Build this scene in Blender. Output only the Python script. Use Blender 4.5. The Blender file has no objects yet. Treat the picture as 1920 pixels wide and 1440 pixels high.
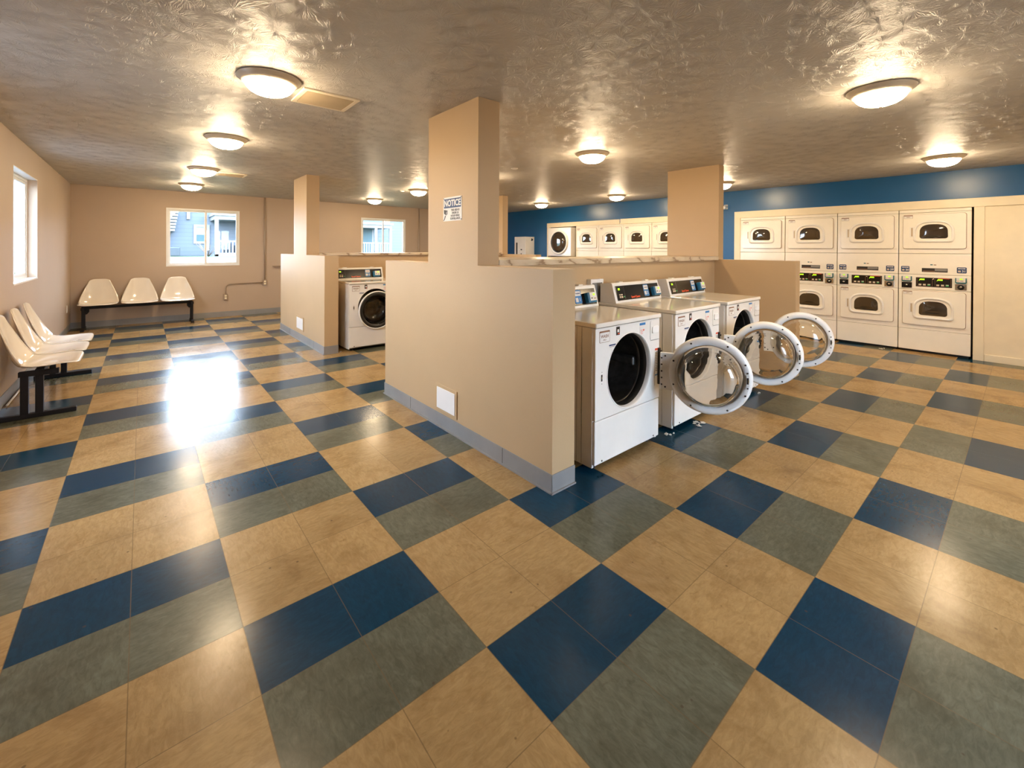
import bpy, bmesh, math, random
from mathutils import Vector, Matrix
PI = math.pi
SC = bpy.context.scene
COL = SC.collection

# ------------------------------------------------------------------ camera
CAM = dict(f=817.4, cx=957.2, cy=470.1, yaw=0.7015, pitch=-0.0043, roll=0.0052, loc=(-0.883, -1.1588, 1.3348))
cd = bpy.data.cameras.new('camera'); cam = bpy.data.objects.new('camera', cd); COL.objects.link(cam)
cd.sensor_width = 36; cd.sensor_fit = 'HORIZONTAL'
cd.lens = CAM['f'] / 1920 * 36
cd.shift_x = (960 - CAM['cx']) / 1920
cd.shift_y = (CAM['cy'] - 720) / 1920
cd.clip_start = 0.05; cd.clip_end = 300
_y, _p, _r = CAM['yaw'], CAM['pitch'], CAM['roll']
fw = Vector((math.sin(_y) * math.cos(_p), math.cos(_y) * math.cos(_p), math.sin(_p)))
rt = Vector((math.cos(_y), -math.sin(_y), 0)); up = rt.cross(fw)
r2 = math.cos(_r) * rt + math.sin(_r) * up; u2 = -math.sin(_r) * rt + math.cos(_r) * up
m = Matrix((r2, u2, -fw)).transposed().to_4x4(); m.translation = Vector(CAM['loc'])
cam.matrix_world = m
SC.camera = cam

# ------------------------------------------------------------------ world, exposure
SC.view_settings.view_transform = 'Standard'; SC.view_settings.look = 'None'
SC.view_settings.gamma = 1; SC.view_settings.use_curve_mapping = False
SC.view_settings.exposure = 0.0
SKY = 28.0
LAMP = 124.0
LAMP_COL = (1.0, 0.76, 0.48)
w = bpy.data.worlds.new('sky'); SC.world = w; w.use_nodes = True
nt = w.node_tree; bg = nt.nodes['Background']
tc = nt.nodes.new('ShaderNodeTexCoord'); sp = nt.nodes.new('ShaderNodeSeparateXYZ'); cr = nt.nodes.new('ShaderNodeValToRGB')
nt.links.new(tc.outputs['Generated'], sp.inputs[0]); nt.links.new(sp.outputs['Z'], cr.inputs[0]); nt.links.new(cr.outputs[0], bg.inputs[0])
cr.color_ramp.elements[0].color = (0.66, 0.82, 1.0, 1); cr.color_ramp.elements[1].color = (0.50, 0.70, 1.0, 1)
bg.inputs[1].default_value = SKY
cy = SC.cycles
cy.use_denoising = True
try: cy.denoiser = 'OPENIMAGEDENOISE'
except Exception: pass
cy.max_bounces = 10; cy.diffuse_bounces = 5; cy.glossy_bounces = 5; cy.transmission_bounces = 8; cy.transparent_max_bounces = 10
cy.sample_clamp_indirect = 6.0; cy.caustics_reflective = False; cy.caustics_refractive = False
try: cy.use_light_tree = True
except Exception: pass

# ------------------------------------------------------------------ materials
MATS = {}
def new_mat(name):
    m = bpy.data.materials.new(name); m.use_nodes = True
    MATS[name] = m
    return m, m.node_tree, m.node_tree.nodes['Principled BSDF']
def pset(b, **k):
    for n, v in k.items():
        n = n.replace('_', ' ')
        if n in b.inputs: b.inputs[n].default_value = v
def mat(name, col, rough=0.5, metal=0.0, spec=0.5, var=0.06, scale=8.0, bump=0.0, bscale=60.0, coat=0.0, emit=None, es=0.0, trans=0.0):
    """plain paint/plastic/metal with slight procedural variation"""
    m, nt, b = new_mat(name); N = nt.nodes; L = nt.links
    pset(b, Roughness=rough, Metallic=metal, Coat_Weight=coat, Coat_Roughness=0.08, Transmission_Weight=trans)
    b.inputs['Specular IOR Level'].default_value = spec
    t = N.new('ShaderNodeTexCoord')
    n = N.new('ShaderNodeTexNoise'); n.inputs['Scale'].default_value = scale; n.inputs['Detail'].default_value = 4
    L.new(t.outputs['Object'], n.inputs['Vector'])
    r = N.new('ShaderNodeMapRange'); r.inputs[1].default_value = 0.3; r.inputs[2].default_value = 0.7
    r.inputs[3].default_value = 1 - var; r.inputs[4].default_value = 1 + var
    L.new(n.outputs['Fac'], r.inputs[0])
    mx = N.new('ShaderNodeVectorMath'); mx.operation = 'SCALE'; mx.inputs[0].default_value = col
    L.new(r.outputs[0], mx.inputs['Scale']); L.new(mx.outputs[0], b.inputs['Base Color'])
    if bump:
        n2 = N.new('ShaderNodeTexNoise'); n2.inputs['Scale'].default_value = bscale; n2.inputs['Detail'].default_value = 3
        L.new(t.outputs['Object'], n2.inputs['Vector'])
        bp = N.new('ShaderNodeBump'); bp.inputs['Strength'].default_value = bump; bp.inputs['Distance'].default_value = 0.004
        L.new(n2.outputs['Fac'], bp.inputs['Height']); L.new(bp.outputs[0], b.inputs['Normal'])
    if emit:
        b.inputs['Emission Color'].default_value = (*emit, 1); b.inputs['Emission Strength'].default_value = es
    return m

def math_node(nt, op, a, b=None, c=None):
    n = nt.nodes.new('ShaderNodeMath'); n.operation = op
    for i, v in enumerate((a, b, c)):
        if v is None: continue
        if isinstance(v, (int, float)): n.inputs[i].default_value = v
        else: nt.links.new(v, n.inputs[i])
    return n.outputs[0]
def mixc(nt, f, a, b, blend='MIX'):
    n = nt.nodes.new('ShaderNodeMix'); n.data_type = 'RGBA'; n.blend_type = blend
    for i, v in ((0, f), (6, a), (7, b)):
        if isinstance(v, (int, float)): n.inputs[i].default_value = v
        elif isinstance(v, tuple): n.inputs[i].default_value = (*v, 1) if len(v) == 3 else v
        else: nt.links.new(v, n.inputs[i])
    return n.outputs[2]

T = 0.3048
def floor_mat():
    m, nt, b = new_mat('vinyl_tile'); N = nt.nodes; L = nt.links
    tc = N.new('ShaderNodeTexCoord'); s = N.new('ShaderNodeSeparateXYZ'); L.new(tc.outputs['Object'], s.inputs[0])
    M = lambda op, a, b_=None, c=None: math_node(nt, op, a, b_, c)
    u = M('DIVIDE', s.outputs[0], T); v = M('DIVIDE', s.outputs[1], T)
    i = M('FLOOR', u); j = M('FLOOR', v)
    bi = M('FLOOR', M('DIVIDE', u, 2)); bj = M('FLOOR', M('DIVIDE', v, 2))
    par = M('FLOORED_MODULO', M('ADD', bi, bj), 2)          # 1 = coloured block
    jo = M('FLOORED_MODULO', j, 2)                            # 1 = blue row
    # one block laid the other way round
    fx = M('COMPARE', bi, 5.0, 0.1); fy = M('COMPARE', bj, -2.0, 0.1)
    flip = M('MULTIPLY', fx, fy)
    jo = M('ABSOLUTE', M('SUBTRACT', jo, flip))
    # per tile random
    cmb = N.new('ShaderNodeCombineXYZ'); L.new(i, cmb.inputs[0]); L.new(j, cmb.inputs[1])
    wn = N.new('ShaderNodeTexWhiteNoise'); wn.noise_dimensions = '3D'; L.new(cmb.outputs[0], wn.inputs['Vector'])
    rnd = wn.outputs['Value']
    # mottling: streaks turned per tile
    rot = N.new('ShaderNodeVectorRotate'); rot.rotation_type = 'Z_AXIS'
    L.new(tc.outputs['Object'], rot.inputs['Vector']); L.new(M('MULTIPLY', M('ROUND', M('MULTIPLY', rnd, 3)), PI / 2), rot.inputs['Angle'])
    mp = N.new('ShaderNodeMapping'); mp.inputs['Scale'].default_value = (14, 38, 1); L.new(rot.outputs[0], mp.inputs['Vector'])
    n1 = N.new('ShaderNodeTexNoise'); n1.inputs['Scale'].default_value = 1.6; n1.inputs['Detail'].default_value = 8; n1.inputs['Roughness'].default_value = 0.68; n1.inputs['Distortion'].default_value = 0.8
    L.new(mp.outputs[0], n1.inputs['Vector'])
    n2 = N.new('ShaderNodeTexNoise'); n2.inputs['Scale'].default_value = 2.2; n2.inputs['Detail'].default_value = 5; L.new(tc.outputs['Object'], n2.inputs['Vector'])
    n3 = N.new('ShaderNodeTexNoise'); n3.inputs['Scale'].default_value = 7; n3.inputs['Detail'].default_value = 6; n3.inputs['Distortion'].default_value = 1.0; L.new(tc.outputs['Object'], n3.inputs['Vector'])
    def ramp(inp, lo, hi, a, c):
        r = N.new('ShaderNodeMapRange'); L.new(inp, r.inputs[0])
        for k, q in zip((1, 2, 3, 4), (lo, hi, a, c)): r.inputs[k].default_value = q
        return r.outputs[0]
    beige = mixc(nt, ramp(n1.outputs['Fac'], .36, .66, 0, 1), (0.32, 0.207, 0.090), (0.42, 0.278, 0.122))
    green = mixc(nt, ramp(n1.outputs['Fac'], .36, .66, 0, 1), (0.095, 0.098, 0.068), (0.140, 0.145, 0.104))
    blue = mixc(nt, ramp(n1.outputs['Fac'], .36, .66, 0, 1), (0.0015, 0.026, 0.056), (0.003, 0.040, 0.082))
    cl = N.new('ShaderNodeTexNoise'); cl.inputs['Scale'].default_value = 4.2; cl.inputs['Detail'].default_value = 9; cl.inputs['Roughness'].default_value = .65; cl.inputs['Distortion'].default_value = .6; L.new(tc.outputs['Object'], cl.inputs['Vector'])
    stain = ramp(cl.outputs['Fac'], .48, .70, 0, .62)
    beige = mixc(nt, stain, beige, (0.20, 0.115, 0.042))
    green = mixc(nt, stain, green, (0.065, 0.060, 0.036))
    colr = mixc(nt, jo, green, blue)
    c = mixc(nt, par, beige, colr)
    # large scale wear and tile to tile shade
    k = M('MULTIPLY', ramp(n2.outputs['Fac'], .3, .7, .92, 1.06), ramp(rnd, 0, 1, .93, 1.06))
    c = mixc(nt, 1.0, c, k, 'MULTIPLY')
    vm = N.new('ShaderNodeVectorMath'); vm.operation = 'SCALE'
    # dirt specks / scuffs
    n4 = N.new('ShaderNodeTexNoise'); n4.inputs['Scale'].default_value = 26; n4.inputs['Detail'].default_value = 3; n4.inputs['Distortion'].default_value = 1.6; L.new(tc.outputs['Object'], n4.inputs['Vector'])
    sm = M('MULTIPLY', ramp(n3.outputs['Fac'], .56, .74, 0, 1), ramp(n4.outputs['Fac'], .5, .72, 0, 1))
    c = mixc(nt, M('MULTIPLY', sm, .7), c, (0.45, 0.36, 0.28), 'MULTIPLY')
    vo = N.new('ShaderNodeTexVoronoi'); vo.inputs['Scale'].default_value = 9; L.new(tc.outputs['Object'], vo.inputs['Vector'])
    c = mixc(nt, M('MULTIPLY', ramp(vo.outputs['Distance'], .035, .055, 1, 0), .6), c, (0.07, 0.045, 0.03))
    # seams
    du = M('ABSOLUTE', M('SUBTRACT', u, M('ROUND', u))); dv = M('ABSOLUTE', M('SUBTRACT', v, M('ROUND', v)))
    d = M('MINIMUM', du, dv)
    seam = ramp(d, .0032, .0062, 1, 0)
    c = mixc(nt, M('MULTIPLY', seam, .62), c, (0.14, 0.095, 0.05))
    L.new(c, b.inputs['Base Color'])
    r_ = ramp(n2.outputs['Fac'], .3, .7, .17, .27)
    L.new(r_, b.inputs['Roughness'])
    b.inputs['Specular IOR Level'].default_value = 0.17
    pset(b, Coat_Weight=.10, Coat_Roughness=0.22, Coat_IOR=1.5)
    bp = N.new('ShaderNodeBump'); bp.inputs['Strength'].default_value = 0.35; bp.inputs['Distance'].default_value = 0.0016
    n5 = N.new('ShaderNodeTexNoise'); n5.inputs['Scale'].default_value = 11; n5.inputs['Detail'].default_value = 5; L.new(tc.outputs['Object'], n5.inputs['Vector'])
    h = M('SUBTRACT', M('MULTIPLY', n5.outputs['Fac'], 1.0), M('MULTIPLY', seam, .12))
    L.new(h, bp.inputs['Height']); L.new(bp.outputs[0], b.inputs['Normal'])
    return m

def ceiling_mat():
    m, nt, b = new_mat('brushed_ceiling_paint'); N = nt.nodes; L = nt.links
    tc = N.new('ShaderNodeTexCoord')
    M = lambda op, a, b_=None, c=None: math_node(nt, op, a, b_, c)
    hs = []
    nd = N.new('ShaderNodeTexNoise'); nd.inputs['Scale'].default_value = 5; nd.inputs['Detail'].default_value = 2
    L.new(tc.outputs['Object'], nd.inputs['Vector'])
    for sc, off, sp_ in ((4.5, 0, 7.0), (6.2, 3.7, 6.0), (5.2, 8.1, 8.0)):
        mp = N.new('ShaderNodeMapping'); mp.inputs['Location'].default_value = (off, off * .7, 0); L.new(tc.outputs['Object'], mp.inputs['Vector'])
        vo = N.new('ShaderNodeTexVoronoi'); vo.voronoi_dimensions = '2D'; vo.inputs['Scale'].default_value = sc; L.new(mp.outputs[0], vo.inputs['Vector'])
        sub = N.new('ShaderNodeVectorMath'); sub.operation = 'SUBTRACT'; L.new(mp.outputs[0], sub.inputs[0]); L.new(vo.outputs['Position'], sub.inputs[1])
        s = N.new('ShaderNodeSeparateXYZ'); L.new(sub.outputs[0], s.inputs[0])
        ang = M('ARCTAN2', s.outputs[1], s.outputs[0])
        ang = M('ADD', ang, M('MULTIPLY', M('SUBTRACT', nd.outputs['Fac'], .5), .9))
        cm = N.new('ShaderNodeCombineXYZ'); L.new(M('MULTIPLY', ang, sp_), cm.inputs[0])
        L.new(M('MULTIPLY', vo.outputs['Distance'], 1.6), cm.inputs[1]); 
        sc2 = N.new('ShaderNodeSeparateColor'); L.new(vo.outputs['Color'], sc2.inputs[0]); L.new(M('MULTIPLY', sc2.outputs[0], 40), cm.inputs[2])
        n = N.new('ShaderNodeTexNoise'); n.inputs['Scale'].default_value = 1.0; n.inputs['Detail'].default_value = 1.5; L.new(cm.outputs[0], n.inputs['Vector'])
        rg = M('SUBTRACT', 1.0, M('MULTIPLY', M('ABSOLUTE', M('SUBTRACT', n.outputs['Fac'], .5)), 11.0))
        rg = M('MAXIMUM', rg, 0)
        fall = N.new('ShaderNodeMapRange'); L.new(vo.outputs['Distance'], fall.inputs[0])
        for k, q in zip((1, 2, 3, 4), (.25, .62, 1, 0)): fall.inputs[k].default_value = q
        hs.append(M('MULTIPLY', rg, fall.outputs[0]))
    h = M('MAXIMUM', M('MAXIMUM', hs[0], hs[1]), hs[2])
    nf = N.new('ShaderNodeTexNoise'); nf.inputs['Scale'].default_value = 45; nf.inputs['Detail'].default_value = 4; L.new(tc.outputs['Object'], nf.inputs['Vector'])
    h = M('ADD', h, M('MULTIPLY', nf.outputs['Fac'], .35))
    bp = N.new('ShaderNodeBump'); bp.inputs['Strength'].default_value = 0.7; bp.inputs['Distance'].default_value = 0.005
    L.new(h, bp.inputs['Height']); L.new(bp.outputs[0], b.inputs['Normal'])
    b.inputs['Base Color'].default_value = (0.58, 0.545, 0.50, 1); b.inputs['Roughness'].default_value = 0.42
    b.inputs['Specular IOR Level'].default_value = 0.2
    return m

def laminate_mat():
    m, nt, b = new_mat('marbled_laminate'); N = nt.nodes; L = nt.links
    tc = N.new('ShaderNodeTexCoord'); mp = N.new('ShaderNodeMapping'); mp.inputs['Rotation'].default_value = (0.5, 0.2, 0.7); mp.inputs['Scale'].default_value = (1, 2.5, 2.5)
    L.new(tc.outputs['Object'], mp.inputs['Vector'])
    wv = N.new('ShaderNodeTexWave'); wv.inputs['Scale'].default_value = 1.3; wv.inputs['Distortion'].default_value = 9; wv.inputs['Detail'].default_value = 5; wv.inputs['Detail Scale'].default_value = 2.2
    L.new(mp.outputs[0], wv.inputs['Vector'])
    r = N.new('ShaderNodeValToRGB'); L.new(wv.outputs['Fac'], r.inputs[0])
    e = r.color_ramp.elements; e[0].position = 0; e[0].color = (.30, .20, .12, 1); e[1].position = .16; e[1].color = (.60, .49, .34, 1)
    x = e.new(.06); x.color = (.48, .37, .25, 1); x = e.new(.8); x.color = (.68, .57, .42, 1)
    L.new(r.outputs[0], b.inputs['Base Color']); b.inputs['Roughness'].default_value = .3
    return m

def siding_mat():
    m, nt, b = new_mat('blue_siding'); N = nt.nodes; L = nt.links
    tc = N.new('ShaderNodeTexCoord'); s = N.new('ShaderNodeSeparateXYZ'); L.new(tc.outputs['Object'], s.inputs[0])
    f = math_node(nt, 'FRACT', math_node(nt, 'DIVIDE', s.outputs[2], .18))
    g = math_node(nt, 'LESS_THAN', f, .12)
    n = N.new('ShaderNodeTexNoise'); n.inputs['Scale'].default_value = 1.5; L.new(tc.outputs['Object'], n.inputs['Vector'])
    c = mixc(nt, n.outputs['Fac'], (.068, .082, .100), (.074, .088, .108))
    c = mixc(nt, g, c, (.055, .068, .086)); L.new(c, b.inputs['Base Color']); b.inputs['Roughness'].default_value = .6
    return m
def grass_mat():
    m, nt, b = new_mat('lawn_grass'); N = nt.nodes; L = nt.links
    tc = N.new('ShaderNodeTexCoord'); n = N.new('ShaderNodeTexNoise'); n.inputs['Scale'].default_value = .8; n.inputs['Detail'].default_value = 6; L.new(tc.outputs['Object'], n.inputs['Vector'])
    r = N.new('ShaderNodeValToRGB'); L.new(n.outputs['Fac'], r.inputs[0])
    e = r.color_ramp.elements; e[0].position = .35; e[0].color = (.022, .052, .018, 1); e[1].position = .65; e[1].color = (.045, .072, .032, 1)
    L.new(r.outputs[0], b.inputs['Base Color']); b.inputs['Roughness'].default_value = .9
    return m
def glass_mat(name, tint=(1, 1, 1), rough=0.0):
    m, nt, b = new_mat(name); N = nt.nodes; L = nt.links
    tr = N.new('ShaderNodeBsdfTransparent'); tr.inputs[0].default_value = (*tint, 1)
    gl = N.new('ShaderNodeBsdfGlossy'); gl.inputs['Roughness'].default_value = rough
    fr = N.new('ShaderNodeFresnel'); fr.inputs[0].default_value = 1.5
    ge = N.new('ShaderNodeNewGeometry'); fac = math_node(nt, 'MULTIPLY', fr.outputs[0], math_node(nt, 'SUBTRACT', 1.0, ge.outputs['Backfacing']))
    mx = N.new('ShaderNodeMixShader'); L.new(fac, mx.inputs[0]); L.new(tr.outputs[0], mx.inputs[1]); L.new(gl.outputs[0], mx.inputs[2])
    L.new(mx.outputs[0], N['Material Output'].inputs['Surface'])
    return m

floor_m = floor_mat(); ceil_m = ceiling_mat(); lam_m = laminate_mat(); siding_m = siding_mat(); grass_m = grass_mat()
wall_tan = mat('taupe_wall_paint', (0.47, 0.36, 0.265), .55, var=.03, scale=1.5, bump=.12, bscale=90)
wall_div = mat('tan_divider_paint', (0.54, 0.38, 0.215), .5, var=.03, scale=2, bump=.12, bscale=70)
wall_blue = mat('blue_wall_paint', (0.004, 0.095, 0.27), .32, var=.08, scale=1.2, bump=.2, bscale=30)
cream = mat('cream_trim_paint', (0.86, 0.76, 0.57), .4, var=.03, bump=.06, bscale=40)
base_m = mat('grey_vinyl_base', (0.27, 0.27, 0.27), .35, var=.08, scale=5)
white_en = mat('white_enamel', (0.85, 0.83, 0.79), .22, var=.02, coat=.3)
cream_en = mat('cream_enamel', (0.92, 0.875, 0.775), .25, var=.02, coat=.2)
lid_m = mat('white_lid_plastic', (0.88, 0.84, 0.76), .12, var=.015, coat=.5)
white_pl = mat('white_plastic', (0.88, 0.875, 0.86), .3, var=.02)
shell_m = mat('white_fibreglass', (0.78, 0.72, 0.63), .12, var=.02, coat=.6)
black_m = mat('black_powder_metal', (0.008, 0.006, 0.006), .5, var=.1, spec=.25)
rubber = mat('black_rubber', (0.012, 0.012, 0.012), .35, var=.1)
panel_bk = mat('black_panel', (0.010, 0.008, 0.007), .15, var=.1)
drum_m = mat('steel_drum', (0.10, 0.095, 0.09), .35, metal=.85, var=.3, scale=20)
void_m = mat('dark_void', (0.006, 0.005, 0.005), .7)
chrome = mat('chrome', (0.6, 0.58, 0.55), .15, metal=1)
grey_m = mat('grey_plastic', (0.24, 0.23, 0.22), .4)
blue_pl = mat('blue_plastic', (0.015, 0.13, 0.26), .35)
teal_pl = mat('teal_plastic', (0.02, 0.13, 0.16), .35)
navy = mat('navy_print', (0.012, 0.045, 0.14), .4)
blue_st = mat('blue_sticker', (0.04, 0.20, 0.47), .4)
white_st = mat('white_print', (0.78, 0.76, 0.72), .5)
red_st = mat('orange_red_print', (0.75, 0.09, 0.025), .4)
ink = mat('black_print', (0.02, 0.016, 0.014), .5)
brown_ink = mat('brown_print', (0.25, 0.12, 0.06), .5)
led = mat('green_display', (0.3, 0.6, 0.02), .4, emit=(0.50, 0.95, 0.02), es=1.0)
green_b = mat('green_button', (0.03, 0.35, 0.12), .4)
cream_b = mat('cream_button', (0.62, 0.52, 0.40), .4)
recess_shade = mat('handle_recess_shade', (0.50, 0.40, 0.28), .5)  # cream handle recess with its shade put into the colour
ring_m = mat('brushed_bronze_ring', (0.74, 0.65, 0.51), .32, metal=.05, var=.05)
vent_slat = mat('tan_vent', (0.44, 0.35, 0.23), .5)
vinyl = mat('white_vinyl_frame', (0.80, 0.80, 0.78), .35, var=.02)
conduit_m = mat('painted_conduit', (0.37, 0.28, 0.205), .4, var=.03)
teal_ext = mat('teal_painted_door', (.022, .06, .07), .5)
ext_white = mat('exterior_white_paint', (.15, .15, .15), .5)
ext_dark = mat('exterior_dark', (.008, .01, .014), .6)
ac_m = mat('condenser_grey', (.035, .045, .052), .5)
brown_m = mat('brown_branch', (.10, .07, .05), .8)
lint_m = mat('lint', (.62, .57, .50), .9, var=.1, bump=.4)
concrete = mat('concrete', (.12, .12, .12), .8, var=.1, scale=2)
dry_glass = mat('dark_dryer_glass', (0.035, 0.024, 0.014), .04, spec=1.0, var=.5, scale=5, coat=1.0)
win_glass = glass_mat('window_glass')
def real_glass():
    m, nt, b = new_mat('clear_door_glass')
    pset(b, Transmission_Weight=1.0, Roughness=0.0, IOR=1.47); b.inputs['Base Color'].default_value = (.99, .96, .90, 1)
    n = nt.nodes.new('ShaderNodeTexNoise'); n.inputs['Scale'].default_value = 9; n.inputs['Detail'].default_value = 1
    t = nt.nodes.new('ShaderNodeTexCoord'); nt.links.new(t.outputs['Object'], n.inputs['Vector'])
    bp = nt.nodes.new('ShaderNodeBump'); bp.inputs['Strength'].default_value = .25; bp.inputs['Distance'].default_value = .01
    nt.links.new(n.outputs['Fac'], bp.inputs['Height']); nt.links.new(bp.outputs[0], b.inputs['Normal'])
    return m
bowl_glass = real_glass()
def lamp_mat():
    m, nt, b = new_mat('frosted_glass_lit')
    pset(b, Roughness=.4); b.inputs['Base Color'].default_value = (.9, .85, .75, 1)
    b.inputs['Emission Color'].default_value = (*LAMP_COL, 1); b.inputs['Emission Strength'].default_value = LAMP
    return m
bowl_m = lamp_mat()

# ------------------------------------------------------------------ mesh helpers
class MB:
    def __init__(s): s.bm = bmesh.new(); s.mats = []
    def _mi(s, m):
        if m is None: return 0
        if m not in s.mats: s.mats.append(m)
        return s.mats.index(m)
    def _merge(s, t, m, mtx=None, smooth=False):
        if mtx is not None: bmesh.ops.transform(t, matrix=mtx, verts=t.verts)
        mi = s._mi(m)
        for f in t.faces: f.material_index = mi; f.smooth = smooth
        me = bpy.data.meshes.new('tmp'); t.to_mesh(me); t.free(); s.bm.from_mesh(me); bpy.data.meshes.remove(me)
        return s
    def box(s, x0, x1, y0, y1, z0, z1, m=None, bev=0.0, seg=2, mtx=None):
        t = bmesh.new(); bmesh.ops.create_cube(t, size=1)
        bmesh.ops.transform(t, matrix=Matrix.Translation(((x0 + x1) / 2, (y0 + y1) / 2, (z0 + z1) / 2)) @ Matrix.Diagonal((abs(x1 - x0), abs(y1 - y0), abs(z1 - z0), 1)), verts=t.verts)
        if bev > 0: bmesh.ops.bevel(t, geom=t.edges[:], offset=bev, segments=seg, profile=.5, affect='EDGES')
        return s._merge(t, m, mtx, False)
    def lathe(s, prof, n=48, m=None, mtx=None, smooth=True, a0=0, a1=2 * PI):
        t = bmesh.new(); rings = []
        full = abs(a1 - a0 - 2 * PI) < 1e-6; cnt = n if full else n + 1
        for r, z in prof:
            if r < 1e-6: rings.append([t.verts.new((0, 0, z))])
            else: rings.append([t.verts.new((r * math.cos(a0 + (a1 - a0) * k / n), r * math.sin(a0 + (a1 - a0) * k / n), z)) for k in range(cnt)])
        for a, b in zip(rings, rings[1:]):
            for k in range(n):
                k2 = (k + 1) % cnt if full else k + 1
                try:
                    if len(a) == 1 and len(b) == 1: continue
                    if len(a) == 1: t.faces.new((a[0], b[k], b[k2]))
                    elif len(b) == 1: t.faces.new((a[k], b[0], a[k2]))
                    else: t.faces.new((a[k], b[k], b[k2], a[k2]))
                except ValueError: pass
        bmesh.ops.recalc_face_normals(t, faces=t.faces[:])
        return s._merge(t, m, mtx, smooth)
    def tube(s, pts, r, m=None, n=10, mtx=None):
        t = bmesh.new(); P = [Vector(p) for p in pts]; rings = []
        for k, p in enumerate(P):
            d = (P[min(k + 1, len(P) - 1)] - P[max(k - 1, 0)]).normalized()
            a = d.orthogonal().normalized() if k == 0 else (rings_a - rings_a.dot(d) * d).normalized()
            rings_a = a; b = d.cross(a)
            rings.append([t.verts.new(p + r * (a * math.cos(2 * PI * q / n) + b * math.sin(2 * PI * q / n))) for q in range(n)])
        for a, b in zip(rings, rings[1:]):
            for q in range(n): t.faces.new((a[q], a[(q + 1) % n], b[(q + 1) % n], b[q]))
        t.faces.new(rings[0][::-1]); t.faces.new(rings[-1])
        bmesh.ops.recalc_face_normals(t, faces=t.faces[:])
        return s._merge(t, m, mtx, True)
    def prism(s, pts, d0, d1, axis='x', m=None, bev=0, mtx=None, holes=None):
        """polygon pts (2D) extruded between d0 and d1 along axis. axis x: pts=(y,z); y: pts=(x,z); z: pts=(x,y)"""
        t = bmesh.new()
        def P(a, b, d): return {'x': (d, a, b), 'y': (a, d, b), 'z': (a, b, d)}[axis]
        A = [t.verts.new(P(a, b, d0)) for a, b in pts]; B = [t.verts.new(P(a, b, d1)) for a, b in pts]
        n = len(pts)
        t.faces.new(A); t.faces.new(B[::-1])
        for k in range(n): t.faces.new((A[k], B[k], B[(k + 1) % n], A[(k + 1) % n]))
        bmesh.ops.recalc_face_normals(t, faces=t.faces[:])
        if bev > 0: bmesh.ops.bevel(t, geom=t.edges[:], offset=bev, segments=2, profile=.5, affect='EDGES')
        return s._merge(t, m, mtx, False)
    def holed(s, outer, inner, y0, y1, m=None, mtx=None, smooth=False):
        """plate in xz between loops outer and inner (same count), thickness y0..y1 (front y0)"""
        t = bmesh.new(); n = len(outer)
        L = [[t.verts.new((a, y, b)) for a, b in lp] for y in (y0, y1) for lp in (outer, inner)]
        of, inf, ob, inb = L
        for k in range(n):
            q = (k + 1) % n
            t.faces.new((of[k], of[q], inf[q], inf[k])); t.faces.new((ob[k], inb[k], inb[q], ob[q]))
            t.faces.new((of[k], ob[k], ob[q], of[q])); t.faces.new((inf[k], inf[q], inb[q], inb[k]))
        bmesh.ops.recalc_face_normals(t, faces=t.faces[:])
        return s._merge(t, m, mtx, smooth)
    def text(s, body, size, m=None, mtx=None, align='CENTER', ext=0.0004, bold=0.0):
        """text in the xz plane facing -y"""
        c = bpy.data.curves.new('t', 'FONT'); c.body = body; c.size = size; c.align_x = align; c.align_y = 'CENTER'; c.extrude = ext; c.offset = bold
        c.resolution_u = 3
        o = bpy.data.objects.new('t', c); COL.objects.link(o); bpy.context.view_layer.update()
        me = bpy.data.meshes.new_from_object(o.evaluated_get(bpy.context.evaluated_depsgraph_get()))
        bpy.data.objects.remove(o); bpy.data.curves.remove(c)
        t = bmesh.new(); t.from_mesh(me); bpy.data.meshes.remove(me)
        bmesh.ops.transform(t, matrix=Matrix.Rotation(PI / 2, 4, 'X'), verts=t.verts)
        return s._merge(t, m, mtx)
    def build(s, name, parent=None, loc=None, rz=0.0, smooth=False, autos=None):
        me = bpy.data.meshes.new(name); s.bm.to_mesh(me); s.bm.free()
        for m in s.mats: me.materials.append(m)
        o = bpy.data.objects.new(name, me); COL.objects.link(o)
        if parent: o.parent = parent
        if loc: o.location = loc
        o.rotation_euler.z = rz
        return o
def tag(o, label=None, cat=None, group=None, kind=None):
    for k, v in (('label', label), ('category', cat), ('group', group), ('kind', kind)):
        if v: o[k] = v
    return o
def empty(name, loc, rz, label, cat, group=None):
    o = bpy.data.objects.new(name, None); COL.objects.link(o); o.location = loc; o.rotation_euler.z = rz
    o.empty_display_size = .1
    return tag(o, label, cat, group)
def struct(mb, name): return tag(mb.build(name), kind='structure')
def copy_tree(o, parent=None):
    c = o.copy(); COL.objects.link(c)
    if parent: c.parent = parent
    for ch in list(o.children): copy_tree(ch, c)
    return c
TR = Matrix.Translation
def RX(a): return Matrix.Rotation(a, 4, 'X')
def RY(a): return Matrix.Rotation(a, 4, 'Y')
def RZ(a): return Matrix.Rotation(a, 4, 'Z')
def rrect(x0, x1, z0, z1, r, n=6):
    """rounded rectangle as list of points ccw; r single or 4 (bl, br, tr, tl)"""
    if not isinstance(r, (tuple, list)): r = (r,) * 4
    P = []
    for (cx, cz, a, rr) in ((x0 + r[0], z0 + r[0], PI, r[0]), (x1 - r[1], z0 + r[1], 1.5 * PI, r[1]), (x1 - r[2], z1 - r[2], 0, r[2]), (x0 + r[3], z1 - r[3], .5 * PI, r[3])):
        for k in range(n + 1):
            t = a + k / n * PI / 2; P.append((cx + rr * math.cos(t), cz + rr * math.sin(t)))
    return P
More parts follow.
